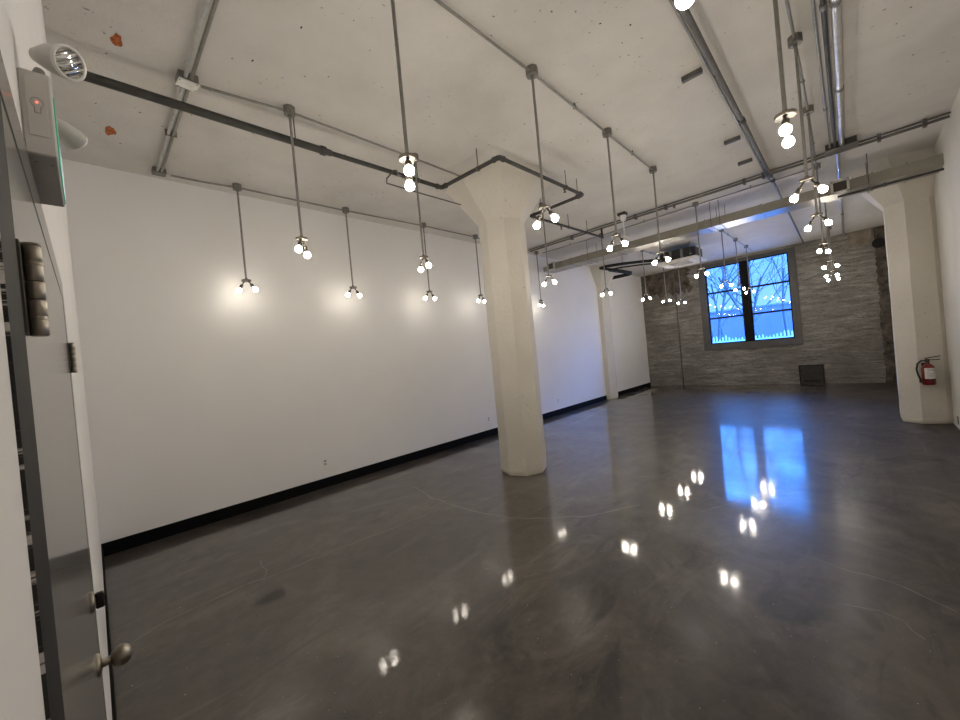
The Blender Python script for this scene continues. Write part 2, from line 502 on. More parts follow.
ceil = struct(G().box(-0.3, XF + 0.5, YR - 0.3, YL + 0.3, HC, HC + 0.3).build('ceiling', M['ceiling']), 'white-painted concrete ceiling slab with chips')
for x, y, a, b, s in ((0.30, 3.54, 0.035, 0.075, 1), (0.30, 4.86, 0.04, 0.10, 2)):
    o = blob(x, y, a, b, HC - 0.002, s, 14).build('exposed_brick', M['brick'], ceil)
    o['label'] = 'orange brick showing through chipped ceiling paint'
rnd = random.Random(8)
for (x, y) in ((1.05, 3.18), (0.93, 3.25), (1.22, 2.66), (0.20, 4.45), (2.9, 1.25), (3.1, 1.1), (3.22, 1.22), (4.75, -0.45), (4.9, -0.38), (4.6, -0.30), (5.6, -0.52)):
    blob(x, y, rnd.uniform(.006, .011), rnd.uniform(.006, .014), HC - 0.0015, rnd.randint(1, 999), 9).build('drill_hole', M['hole'], ceil)

struct(G().box(-0.3, XF + 0.5, YL, YL + 0.2, 0, HC).build('wall_left', M['drywall']), 'long smooth white wall')
struct(G().box(-0.3, XF + 0.5, YR - 0.2, YR, 0, HC).build('wall_right', M['rightwall']), 'rough white-painted side wall')
# wall with the doors: opening y 0.455..1.77, z 0..2.055
OY0, OY1, OZ = 0.455, 1.77, 2.055
w = G()
w.box(-0.24, XB, YR, OY0, 0, HC); w.box(-0.24, XB, OY1, YL, 0, HC); w.box(-0.24, XB, OY0, OY1, OZ, HC)
struct(w.build('wall_back', M['drywall']), 'white wall around the grey doors')
# wall with the window
WY0, WY1, WZ0, WZ1 = 1.18, 3.78, 1.17, 4.06
w = G()
w.box(XF, XF + 0.15, YR, WY0, 0, HC); w.box(XF, XF + 0.15, WY1, YL, 0, HC)
w.box(XF, XF + 0.15, WY0, WY1, 0, WZ0); w.box(XF, XF + 0.15, WY0, WY1, WZ1, HC)
wf = struct(w.build('wall_front', M['board']), 'bare board-marked concrete wall around the window')
def rough_panel(y0, y1, z0, z1, t, seed, ny=10, nz=26, edge=0.05):
    # thin uneven slab of rough concrete standing proud of the end wall
    rnd = random.Random(seed); vs, fs = [], []
    for j in range(nz + 1):
        for i in range(ny + 1):
            y = y0 + (y1 - y0) * i / ny; z = z0 + (z1 - z0) * j / nz
            onb = i in (0, ny) or j in (0, nz)
            if i == ny and 0 < j < nz: y += rnd.uniform(-edge, edge)
            if i == 0 and 0 < j < nz and y0 > YR + .05: y += rnd.uniform(-edge, edge)
            if j == 0 and z0 > 0.5: z += rnd.uniform(-0.16, 0.10)
            if i == 0 and z0 > 0.5: y += rnd.uniform(-0.10, 0.10)
            vs.append((XF - (0.002 if onb else t * rnd.uniform(0.5, 1.0)), y, z))
    for j in range(nz):
        for i in range(ny):
            a = j * (ny + 1) + i
            fs.append((a, a + 1, a + ny + 2, a + ny + 1))
    return G().add(vs, fs)
o = rough_panel(YR, -0.44, 0.0, HC, 0.05, 4, 9, 90, 0.022).build('broken_edge', M['rough_dark'], wf); o['label'] = 'dark broken concrete edge'
o = rough_panel(4.05, YL - .001, 3.35, HC - .002, 0.02, 9, 26, 14).build('brown_patch', M['rust_patch'], wf); o['label'] = 'rusty brown stained patch'
o = G().box(XF - 0.015, XF + 0.01, -0.40, 0.05, 3.72, HC - .003, 0.004).build('infill_block', M['block'], wf); o['label'] = 'bare concrete infill block'
G().lathe((XF - 0.05, -0.52, 3.70), (1, 0, 0), [(0, 0.13), (0.03, 0.13)], 18).build('core_hole', M['hole'], wf)
o = G().box(XF - 0.012, XF, 4.53, 4.56, 0.0, HC).build('joint', M['hole'], wf)

# columns
def column(cx, cy, R, neck, label, Rt=0.74, poly=None):
    g = G()
    n = 14
    rnd = random.Random(int(cx * 100))
    # shaft in rings so that the painted faces stay slightly uneven
    rings = []
    zs = [0.0, 0.04, 0.10] + [0.10 + (neck - 0.10) * k / n for k in range(1, n + 1)] + [neck + (HC - neck) * k / 5 for k in range(1, 6)]
    for z in zs:
        r = R * (0.965 if z == 0 else 1.0)
        if z > neck:
            r = R + (Rt - R) * (z - neck) / (4.1 - neck)
        base = [(cx + (x - cx) * r / R, cy + (y - cy) * r / R) for x, y in poly] if poly else octagon(cx, cy, r)
        rings.append([(x + rnd.uniform(-1, 1) * 0.004, y + rnd.uniform(-1, 1) * 0.004, z) for x, y in base])
    vs = [p for rg in rings for p in rg]; fs = []
    for i in range(len(zs) - 1):
        for k in range(8):
            fs.append((i * 8 + k, i * 8 + (k + 1) % 8, (i + 1) * 8 + (k + 1) % 8, (i + 1) * 8 + k))
    fs += [tuple(range(8))[::-1], tuple(range((len(zs) - 1) * 8, len(zs) * 8))]
    g.add(vs, fs)
    o = g.build('column', M['column'])
    return struct(o, label)
column(4.355, 3.595, 0.335, 3.58, 'octagonal white-painted concrete column with flared capital standing in the room')
column(9.46, -0.78, 0.39, 3.50, 'white concrete column half set into the right wall', 0.78,
       [(9.85, -0.78), (9.78, -0.50), (9.58, -0.415), (9.235, -0.415), (9.08, -0.63), (9.19, -0.90), (9.35, -1.08), (9.70, -1.08)])
column(11.55, 5.86, 0.37, 3.52, 'white concrete column set into the long wall', 0.70)

# baseboards
bz = 0.135
struct(G().box(XB, 11.22, YL - 0.014, YL, 0, bz).build('baseboard_left_1', M['black_base']))
struct(G().box(11.88, XF, YL - 0.014, YL, 0, bz).build('baseboard_left_2', M['black_base']))
struct(G().box(XB, XB + 0.012, OY1 + 0.01, YL - 0.014, 0, bz).build('baseboard_back', M['black_base']))

# ------------------------------------------------------------------ window
win = G()
fw = 0.20
xo = XF - 0.03
zb_, zt_ = WZ0 + fw * 1.05, WZ1 - fw * 0.52
win.box(xo, XF + 0.14, WY0, WY1, WZ0, zb_); win.box(xo, XF + 0.14, WY0, WY1, zt_, WZ1)
win.box(xo, XF + 0.14, WY0, WY0 + fw * 0.88, zb_, zt_); win.box(xo, XF + 0.14, WY1 - fw, WY1, zb_, zt_)
window = struct(win.build('window_1', M['win_frame']), 'large charcoal-framed window of two sashes with three panes each')
GY0, GY1, GZ0, GZ1 = WY0 + fw * 0.88, WY1 - fw, WZ0 + fw * 1.05, WZ1 - fw * 0.52
ym = 2.475
G().box(XF - 0.005, XF + 0.12, ym - 0.095, ym + 0.095, GZ0, GZ1).build('mullion', M['win_dark'], window)
for (a, b) in ((GY0, ym - 0.095), (ym + 0.095, GY1)):
    sash = G()
    t = 0.035
    sash.box(XF + 0.05, XF + 0.10, a, a + t, GZ0, GZ1); sash.box(XF + 0.05, XF + 0.10, b - t, b, GZ0, GZ1)
    sash.box(XF + 0.05, XF + 0.10, a, b, GZ0, GZ0 + t); sash.box(XF + 0.05, XF + 0.10, a, b, GZ1 - t, GZ1)
    s = sash.build('sash', M['win_dark'], window)
    zs = [GZ0 + t, GZ0 + (GZ1 - GZ0) * 0.335, GZ0 + (GZ1 - GZ0) * 0.665, GZ1 - t]
    for z in zs[1:3]:
        G().box(XF + 0.05, XF + 0.10, a + t, b - t, z - 0.027, z + 0.027).build('glazing_bar', M['win_dark'], s)
    for k in range(3):
        G().box(XF + 0.072, XF + 0.078, a + t, b - t, zs[k] + (0.027 if k else 0), zs[k + 1] - (0.027 if k < 2 else 0)).build('pane', M['glass'], s)

# ------------------------------------------------------------------ doors
fr = G()
XJ = -0.0395
fr.box(-0.20, XJ, OY0, 0.556, 0, OZ)
frame = struct(fr.build('trim_1', M['jamb']), 'worn charcoal door frame')
hd_ = G().box(-0.20, XJ, 1.70, OY1, 0, OZ); hd_.box(-0.20, XJ, 0.556, 1.70, 1.995, OZ)
o = hd_.build('head_and_far_jamb', M['door'], frame); o['label'] = 'grey painted part of the door frame'
def hinge(y, z0, z1, parent):
    h = G()
    h.box(XJ - 0.0005, XJ + 0.0015, y - 0.022, y - 0.006, z0, z1)
    o = h.build('hinge', M['hinge_dark'], parent)
    b = G(); n = 5; r = 0.0072
    xc = XJ + 0.0075
    dz = (z1 - z0) / n
    for k in range(n):
        b.lathe((xc, y, z0 + k * dz), (0, 0, 1), [(0.0002, r * 0.86), (0.0012, r), (dz - 0.0012, r), (dz - 0.0002, r * 0.86)], 18)
    for zz in (z0 + dz, z0 + 4 * dz):
        b.lathe((xc, y, zz - 0.002), (0, 0, 1), [(0, r * 1.08), (0.0035, r * 1.08)], 18)
    b.lathe((xc, y, z1), (0, 0, 1), [(0, r), (0.002, r * 0.9), (0.003, r * .3)], 18)
    o2 = b.build('hinge_barrel', M['hinge'], o)
    return o
leaf = G().box(-0.090, XJ - 0.0008, 0.5565, 1.523, 0.012, 1.9945, 0.0008)
d1 = struct(leaf.build('door_1', M['door']), 'glossy grey door leaf with oval knob and deadbolt')
hinge(0.583, 1.762, 1.853, d1); hinge(0.583, 0.25, 0.34, d1); hinge(0.583, 0.98, 1.07, d1)
XD = XJ - 0.0008
kn = G().lathe((XD, 1.455, 0.995), (1, 0, 0), [(0, 0.028), (0.004, 0.028), (0.008, 0.022), (0.010, 0.011), (0.026, 0.0105)], 24)
k1 = kn.build('knob', M['hinge'], d1)
kb = G()
prof = [(0.0, 0.006), (0.004, 0.015), (0.012, 0.0235), (0.022, 0.0265), (0.032, 0.0245), (0.040, 0.018), (0.045, 0.008), (0.0465, 0.001)]
kb.lathe((XD + 0.024, 1.455, 0.995), (1, 0, 0), prof, 26)
kb.build('knob_grip', M['hinge'], k1)
db = G().lathe((XD, 1.44, 1.165), (1, 0, 0), [(0, 0.026), (0.003, 0.027), (0.008, 0.024), (0.010, 0.012)], 24)
dbo = db.build('deadbolt', M['hinge'], d1)
G().box(XD + 0.009, XD + 0.026, 1.433, 1.447, 1.145, 1.185, 0.003).build('thumb_turn', M['bolt'], dbo)
leaf2 = G().box(-0.090, XJ - 0.0008, 1.5245, 1.6995, 0.012, 1.9945, 0.0008)
d2 = struct(leaf2.build('door_2', M['door']), 'narrow fixed grey door leaf')
hinge(1.712, 1.768, 1.858, d2); hinge(1.712, 0.25, 0.34, d2)

# ------------------------------------------------------------------ emergency lamp and exit sign over the doors
sg = thing('exit_sign', (XB, 0.945, 2.06), 'grey exit sign box with two emergency lamp heads above the grey doors', 'exit sign')
SX = -0.0095
body = G().box(XB, SX, 0.84, 1.06, 2.058, 2.182, 0.002).build('housing', M['grey_plastic'], sg)
tr = G().box(XB + 0.006, SX - 0.006, 0.8385, 0.8402, 2.085, 2.170, 0.0005).build('end_cap', M['grey_plastic'], body)
# keyhole shaped test button outline with its red indicator
kh = G()
kc = (XB + 0.0165, 0.8375, 2.130)
pts = []
for k in range(20):
    a = -PI * 0.36 + k * (PI * 1.72) / 19
    pts.append((kc[0] + 0.0065 * math.cos(a + 0), kc[1], kc[2] + 0.0065 * math.sin(a) + 0.004))
kh.path([(kc[0] - 0.003, kc[1], kc[2] - 0.011)] + pts[::-1][0:0] + [(kc[0] + 0.0065 * math.cos(a), kc[1], kc[2] + 0.004 + 0.0075 * math.sin(a)) for a in [math.radians(t) for t in range(245, -66, -15)]] + [(kc[0] + 0.003, kc[1], kc[2] - 0.011), (kc[0] - 0.003, kc[1], kc[2] - 0.011)], 0.0005, 6)
kh.build('test_button', M['grey_plastic2'], body)
G().lathe((kc[0], 0.8386, kc[2] + 0.005), (0, -1, 0), [(0, 0.0016), (0.001, 0.0014), (0.0014, 0.0004)], 12).build('indicator', M['led'], body)
for (x, y) in ((XB + 0.009, 0.868), (SX - 0.007, 0.872), (XB + 0.015, 1.03)):
    G().lathe((x, y, 2.0582), (0, 0, -1), [(0, 0.0016), (0.0008, 0.0015)], 10).build('screw', M['hinge'], body)
plate = G().box(SX, SX + 0.0016, 0.885, 1.054, 2.062, 2.174, 0.0005).build('sign_plate', M['exit_green'], sg)
plate['label'] = 'green lit face of the sign'
G().box(SX + 0.0016, SX + 0.0021, 0.985, 1.045, 2.068, 2.140).build('white_panel', M['exit_white'], plate)
def lamp_head(lens_c, nrm, r, name='lamp_head'):
    n = Vector(nrm).normalized(); c = Vector(lens_c)
    g = G().lathe(c - n * r * 2.35, n, [(0, r * 0.34), (r * 0.06, r * 0.44), (r * 1.1, r * 0.82), (r * 2.05, r * 1.03), (r * 2.35, r * 1.05)], 28)
    h = g.build(name, M['grey_plastic'], sg)
    G().lathe(c, n, [(0, r * 1.07), (r * 0.16, r * 1.07), (r * 0.17, r * 0.89), (r * 0.02, r * 0.88)], 28, True, False).build('lens_rim', M['lensrim'], h)
    lz = G().lathe(c - n * r * 0.05, n, [(0, r * 0.90), (r * 0.10, r * 0.80), (r * 0.17, r * 0.5), (r * 0.19, r * 0.05)], 28)
    u = n.orthogonal().normalized(); w2 = n.cross(u)
    lens = lz.build('lens', M['chrome'], h)
    for k in range(-3, 4):
        yy = k * r * 0.22; hw = math.sqrt(max(0, (0.84 * r) ** 2 - yy ** 2))
        G().obox(c + n * r * 0.10 + w2 * yy, u, w2, (hw, r * 0.035, r * 0.09)).build('lens_rib', M['grey_plastic2'] if k % 2 else M['lensrim'], h)
    return h
lamp_head((0.0115, 0.85, 2.217), (0.66, -0.70, -0.34), 0.0228)
lamp_head((0.0125, 1.10, 2.212), (0.62, 0.74, -0.28), 0.021)
for (p, q) in (((-0.026, 0.865, 2.180), (-0.020, 0.872, 2.203)), ((-0.026, 1.035, 2.180), (-0.016, 1.055, 2.200))):
    G().lathe(p, Vector(q) - Vector(p), [(0, 0.0095), (0.008, 0.0095), (0.012, 0.007), ((Vector(q) - Vector(p)).length, 0.006)], 16).build('swivel', M['grey_plastic2'], sg)

# ------------------------------------------------------------------ twin-bulb pendants
ZF = 2.92
def make_pendant(bulb_mat):
    root = thing('pendant_light', (0, 0, HC), '', 'pendant light', 'twin-bulb pendants')
    g = G()
    g.lathe((0, 0, HC), (0, 0, -1), [(0, 0.052), (0.066, 0.052), (0.070, 0.048), (0.071, 0.016), (0.086, 0.016)], 8, False)
    g.build('ceiling_box', M['emt_box'], root)
    G().tube((0, 0, HC - 0.08), (0, 0, ZF + 0.01), 0.0112, 14, None).build('stem', M['emt'], root)
    p = G()
    p.lathe((0, 0, ZF + 0.040), (0, 0, -1), [(0, 0.014), (0.018, 0.016), (0.020, 0.030), (0.023, 0.052), (0.040, 0.054), (0.043, 0.05), (0.044, 0.01)], 20, False)
    p.build('fitting_plate', M['fitting'], root)
    for sgn in (-1, 1):
        a = G()
        k0 = Vector((sgn * 0.030, 0, ZF - 0.004)); k1 = Vector((sgn * 0.052, 0, ZF - 0.042))
        d = Vector((sgn * 0.060, 0, -0.090)).normalized()
        a.lathe(k0 + Vector((0, 0, 0.004)), (0, 0, -1), [(0, 0.014), (0.006, 0.014), (0.007, 0.008), (0.012, 0.008)], 12)
        a.path([k0, k0 + Vector((sgn * 0.004, 0, -0.012)), k1], 0.0075, 10)
        a.lathe(k1 - d * 0.004, d, [(0, 0.010), (0.006, 0.017), (0.012, 0.0195), (0.050, 0.0195), (0.053, 0.017)], 16)
        h = a.build('lampholder', M['socket'], root)
        bl = k1 + d * 0.045
        b = G().lathe(bl, d, [(0, 0.013), (0.008, 0.0145), (0.018, 0.021), (0.030, 0.0275), (0.042, 0.0300), (0.053, 0.0275), (0.062, 0.0200), (0.067, 0.010), (0.0685, 0.001)], 14)
        b.build('bulb', bulb_mat, h)
    return root
P1 = make_pendant(M['bulb']); P2 = make_pendant(M['bulb_soft']); P3 = make_pendant(M['bulb_mid'])
used = set()
def place(kind, x, y, deg, label):
    src = (P1, P2, P3)[kind]
    if kind not in used:
        used.add(kind); r = src
    else:
        r = src.copy(); C.objects.link(r)
        for ch in list(src.children):
            c = ch.copy(); C.objects.link(c); c.parent = r
            for gch in ch.children:
                d = gch.copy(); C.objects.link(d); d.parent = c
    r.location = (x, y, HC); r.rotation_euler = (0, 0, math.radians(deg)); r['label'] = label
    return r
PEND = [
    (1, 1.46, 5.41, 321, 'first pendant of the row along the long white wall, by the door corner'),
    (1, 2.89, 5.40, 0, 'second pendant of the row along the long white wall, counted from the doors'),
    (1, 4.30, 5.33, 354, 'third pendant of the row along the long white wall, behind the one before the column'),
    (1, 5.60, 5.33, 6, 'wall-row pendant whose bulbs hang just beside the shaft of the middle column'),
    (1, 7.84, 5.46, 3, 'wall-row pendant hanging low beyond the column, in front of the duct grille'),
    (0, 1.45, 3.57, 48, 'first pendant of the row that lines up with the middle column'),
    (0, 2.85, 3.58, 261, 'pendant just before the middle column, in line with it'),
    (0, 5.44, 3.59, 273, 'first pendant past the middle column, in line with it'),
    (0, 8.05, 3.87, 270, 'pendant by the left end of the duct, in front of the wall column'),
    (0, 10.43, 3.92, 270, 'first of three pendants in front of the bare concrete, by the wall corner'),
    (0, 11.95, 3.93, 264, 'middle of three pendants in front of the bare wall beside the window'),
    (0, 13.40, 3.96, 273, 'third of three pendants before the bare wall, the one next to the window frame'),
    (0, 1.43, 1.86, 54, 'pendant with its two bulbs one above the other, before the middle column'),
    (0, 2.85, 1.86, 267, 'pendant hanging in front of the pipe loop around the column capital'),
    (0, 4.31, 1.89, 261, 'pendant whose bulbs hang beside the white ceiling sensor'),
    (0, 5.77, 1.92, 261, 'pendant hanging in front of the ceiling air unit'),
    (0, 7.95, 1.97, 255, 'pendant under the duct, its bulbs beside the edge of the window frame'),
    (0, 10.47, 2.11, 279, 'pendant in front of the upper pane of the window sash nearer the air unit'),
    (0, 11.96, 2.12, 258, 'middle of three pendants in front of the window, beside the mullion'),
    (0, 13.25, 2.11, 255, 'pendant closest to the glass, in front of the window mullion'),
    (2, 1.50, 0.25, 300, 'pendant cut off by the top edge of the photo, only a bulb tip showing'),
    (2, 2.93, 0.225, 2, 'pendant with stacked bright bulbs close to the ceiling pipes, high in the photo'),
    (2, 4.35, 0.23, 255, 'large-looking pendant crossing the duct, two bulbs spread wide'),
    (2, 5.83, 0.25, 246, 'pendant just below the duct, second of the column of bulbs by the window'),
    (2, 7.95, 0.30, 333, 'pendant with two close bulbs, third down the stack of lights right of the window'),
    (2, 10.25, 0.31, 270, 'pendant fourth down the stack of lights right of the window'),
    (2, 12.20, 0.36, 285, 'pendant fifth down the stack of lights right of the window'),
    (2, 13.30, 0.37, 252, 'lowest pendant of the stack of lights right of the window, by the bare wall'),
]
for a in PEND:
    place(*a)

# ------------------------------------------------------------------ conduit runs on the ceiling
ZC = HC - 0.040
def conduit(label, pts, r=0.0112, mat='emt', straps=True, step=1.45):
    o = thing('conduit', pts[0], label, 'conduit', 'conduit runs on the ceiling')
    G().path(pts, r, 12).build('tube', M[mat], o)
    if straps:
        for i in range(len(pts) - 1):
            a, b = Vector(pts[i]), Vector(pts[i + 1]); L = (b - a).length
            n = int(L / step)
            for k in range(n):
                c = a + (b - a) * ((k + 0.5) / max(1, n)); d = (b - a).normalized()
                s = Vector((-d.y, d.x, 0))
                G().obox((c.x, c.y, (c.z + HC) / 2 + r / 2), d, s, (0.008, 0.008, (HC - c.z - r) / 2)).build('standoff', M['emt_box'], o)
                G().path([tuple(c - s * (r + .004) + Vector((0, 0, .006))), tuple(c - s * (r + .003) - Vector((0, 0, r))), tuple(c - Vector((0, 0, r + .004))), tuple(c + s * (r + .003) - Vector((0, 0, r))), tuple(c + s * (r + .004) + Vector((0, 0, .006)))], 0.004, 6).build('strap', M['emt_box'], o)
    return o
def gaps(xs, y, label, xa, xb, r=0.0112, wob=None, mat='emt'):
    return conduit(label, [(xa, wob if wob is not None else y, ZC), (xa + 0.5, y, ZC)] + [(xb, y, ZC)] if wob is not None else [(xa, y, ZC), (xb, y, ZC)], r, mat)
conduit('thin conduit along the ceiling edge feeding the long white wall pendants', [(0.80, 5.47, ZC), (1.1, 5.46, ZC), (1.46, 5.41, ZC), (2.89, 5.40, ZC), (4.30, 5.33, ZC), (5.60, 5.33, ZC), (6.1, 5.40, ZC), (7.84, 5.46, ZC)])
conduit('thin conduit from the white-covered box to the pendants before the column', [(0.80, 3.66, ZC), (1.1, 3.62, ZC), (1.45, 3.57, ZC), (2.85, 3.58, ZC), (3.60, 3.60, ZC)])
conduit('thin conduit linking the pendants between the column and the doors side pipes', [(XB, 1.84, ZC), (1.43, 1.86, ZC), (2.85, 1.86, ZC), (4.31, 1.89, ZC), (5.77, 1.92, ZC)])
conduit('thin conduit beside the silver pipes, linking that row of pendants', [(XB, 0.25, ZC), (1.5, 0.25, ZC), (2.90, 0.22, ZC), (4.35, 0.23, ZC), (5.83, 0.25, ZC), (7.95, 0.30, ZC)])
conduit('thin conduit crossing above the duct from box to box', [(8.00, 5.40, ZC), (8.05, 3.87, ZC), (7.97, 1.97, ZC), (7.96, 0.30, ZC)], 0.012)
conduit('thin conduit in front of the window with three drops', [(10.3, 2.11, ZC), (11.96, 2.12, ZC), (13.25, 2.11, ZC), (14.05, 2.10, ZC)])
conduit('thin conduit by the air unit linking the three bare-wall pendants', [(10.0, 3.92, ZC), (11.95, 3.93, ZC), (13.40, 3.96, ZC)])
conduit('thin conduit linking the stack of pendants right of the window', [(10.05, 0.31, ZC), (12.2, 0.36, ZC), (13.5, 0.37, ZC)])
# pair of tubes across the ceiling near the doors
cr = thing('conduit', (0.70, 5.46, ZC), 'pair of bright conduits crossing the ceiling by the doors, between two boxes', 'conduit', 'conduit runs on the ceiling')
G().path([(0.69, 5.40, ZC), (0.69, 3.72, ZC), (0.70, YR, ZC)], 0.0135, 12).build('tube', M['shiny'], cr)
G().path([(0.725, 5.40, ZC), (0.728, 3.72, ZC), (0.735, YR, ZC)], 0.0135, 12).build('tube', M['emt'], cr)
for y in (4.55, 2.4):
    G().box(0.665, 0.755, y - 0.008, y + 0.008, ZC - 0.016, HC - 0.001).build('strap', M['emt_box'], cr)
jb = thing('ceiling_junction_box', (0.71, 5.46, HC), 'small steel junction box at the corner end of the paired conduits', 'junction box', 'ceiling junction boxes')
G().box(0.65, 0.77, 5.41, 5.52, HC - 0.055, HC, 0.004).build('box', M['emt_box'], jb)
G().tube((0.77, 5.465, ZC), (0.81, 5.465, ZC), 0.017, 12).build('connector', M['shiny'], jb)
jb = thing('ceiling_junction_box', (0.71, 3.67, HC), 'junction box with a bright white cover plate on the paired conduits', 'junction box', 'ceiling junction boxes')
G().box(0.645, 0.775, 3.60, 3.74, HC - 0.060, HC, 0.004).build('box', M['emt_box'], jb)
cv = G().obox((0.71, 3.66, HC - 0.066), (1, 0.1, 0), (-0.1, 1, 0), (0.068, 0.056, 0.005), 0.003).build('cover_plate', M['white_cover'], jb)
cv['label'] = 'white cover plate'
for sx in (-1, 1):
    for sy in (-1, 1):
        G().lathe((0.71 + sx * 0.055, 3.66 + sy * 0.043, HC - 0.071), (0, 0, -1), [(0, 0.005), (0.002, 0.004)], 8).build('screw', M['rod'], jb)

# heavy pipes near the right of the ceiling
hp = thing('ceiling_pipe', (0, 0.78, HC), 'thick grey pipe with a coupling running along the ceiling to the window wall', 'pipe')
ZP = HC - 0.062
G().tube((XB, 0.705, ZP), (7.85, 0.825, ZP), 0.024, 20).build('pipe', M['pipe_grey'], hp)
G().tube((7.85, 0.825, ZP), (XF, 0.97, ZP + 0.02), 0.017, 16).build('pipe', M['pipe_grey'], hp)
for x in (5.35, 7.85, 2.0):
    y = 0.705 + 0.12 * x / 7.85
    G().lathe((x - 0.05, y, ZP), (1, 0.0115, 0), [(0, 0.028), (0.01, 0.034), (0.09, 0.034), (0.10, 0.028)], 18).build('coupling', M['pipe_dark'], hp)
for x in (4.25, 6.9, 9.5, 12.4):
    y = 0.705 + 0.12 * x / 7.85 + 0.03
    G().tube((x, y, ZP), (x, y, HC), 0.006, 8).build('hanger_rod', M['rod'], hp)
tc_ = thing('conduit', (0, 0.80, ZP), 'slim dark conduit clipped against the thick grey pipe', 'conduit', 'conduit runs on the ceiling')
G().tube((XB, 0.750, ZP + .010), (7.8, 0.868, ZP + .010), 0.012, 12).build('tube', M['emt'], tc_)
for i, (x, y, lb) in enumerate(((4.10, 0.95, 'first short channel stub beside the thick grey pipe'), (5.86, 0.98, 'second short channel stub beside the thick grey pipe'), (6.75, 1.0, 'third short channel stub beside the thick grey pipe, by the duct'))):
    o = thing('strut_stub', (x, y, HC), lb, 'strut', 'channel stubs on the ceiling')
    g = G(); L = 0.085
    g.box(x - 0.020, x + 0.020, y - L, y + L, HC - 0.045, HC - 0.041)
    g.box(x - 0.020, x - 0.016, y - L, y + L, HC - 0.041, HC); g.box(x + 0.016, x + 0.020, y - L, y + L, HC - 0.041, HC)
    g.build('channel', M['pipe_grey'], o)
# three parallel lines ending at the dark plate
def run(name, label, a, b, r, mat, cpl=()):
    o = thing(name, a, label, 'pipe', 'parallel ceiling pipes')
    G().tube(a, b, r, 18).build('pipe', M[mat], o)
    for t in cpl:
        p = Vector(a).lerp(Vector(b), t)
        d = (Vector(b) - Vector(a)).normalized()
        G().lathe(p - d * 0.03, d, [(0, r + .003), (0.004, r + 0.007), (0.056, r + 0.007), (0.06, r + .003)], 16).build('coupling', M['emt_box'], o)
    return o
ZR = HC - 0.055
run('ceiling_pipe', 'thick shiny silver pipe, the widest of the three side by side', (XB, -0.075, ZR), (7.42, 0.010, ZR), 0.029, 'shiny', (0.55, 0.75))
run('ceiling_pipe', 'black pipe running between silver pipe and thin conduit', (XB, -0.005, ZR), (7.40, 0.075, ZR), 0.017, 'pipe_dark', (0.55,))
run('ceiling_pipe', 'thin silver conduit outermost of the three ceiling pipes', (XB, 0.052, ZR), (7.42, 0.125, ZR), 0.0115, 'emt', (0.5, 0.8))
run('ceiling_pipe', 'silver conduit continuing past the duct to the window wall', (7.5, 0.055, HC - 0.035), (XF, 0.13, HC - 0.035), 0.020, 'shiny', (0.3, 0.6))
pb = thing('ceiling_pull_box', (7.36, 0.0, HC), 'flat dark steel pull box where the parallel ceiling pipes end', 'junction box')
G().box(7.25, 7.46, -0.14, 0.17, HC - 0.085, HC, 0.005).build('box', M['pipe_dark'], pb)
G().box(7.235, 7.475, -0.155, 0.185, HC - 0.092, HC - 0.085, 0.002).build('lid', M['emt_box'], pb)

# lateral mains above the duct
tm = thing('sprinkler_main', (7.5, 2.2, HC), 'long dark pipe crossing the whole ceiling just before the duct', 'pipe')
ZT = HC - 0.050
G().tube((7.56, YR, ZT), (7.53, 5.42, ZT), 0.018, 16).build('pipe', M['main'], tm)
for y in (4.3, 2.9, 2.35, 1.15, 0.9, -0.35, -0.75):
    G().box(7.50, 7.59, y - 0.018, y + 0.018, ZT - 0.035, HC - 0.001).build('clamp', M['rod'], tm)
tm2 = thing('conduit', (7.44, 2.2, HC), 'silvery conduit running right alongside the long dark crossing pipe', 'conduit', 'conduit runs on the ceiling')
G().tube((7.475, YR, HC - .035), (7.45, 5.40, HC - .035), 0.012, 12).build('tube', M['pipe_grey'], tm2)
for i, (y, lb) in enumerate(((2.20, 'small sprinkler head below the crossing pipe, near the centre of the room'), (0.80, 'small sprinkler head below the crossing pipe, by the thick grey pipe'))):
    o = thing('fire_sprinkler', (7.52, y, ZT - 0.026), lb, 'sprinkler', 'fire sprinklers')
    G().lathe((7.52, y, ZT - 0.02), (0, 0, -1), [(0, 0.022), (0.03, 0.022), (0.034, 0.014), (0.05, 0.012)], 12).build('nipple', M['rod'], o)
    G().lathe((7.52, y, ZT - 0.085), (0, 0, -1), [(0, 0.026), (0.004, 0.026)], 14).build('deflector', M['shiny'], o)
    for s in (-1, 1):
        G().path([(7.52, y + s * .010, ZT - 0.066), (7.52, y + s * .018, ZT - 0.075), (7.52, y, ZT - 0.086)], 0.003, 6).build('frame_arm', M['shiny'], o)

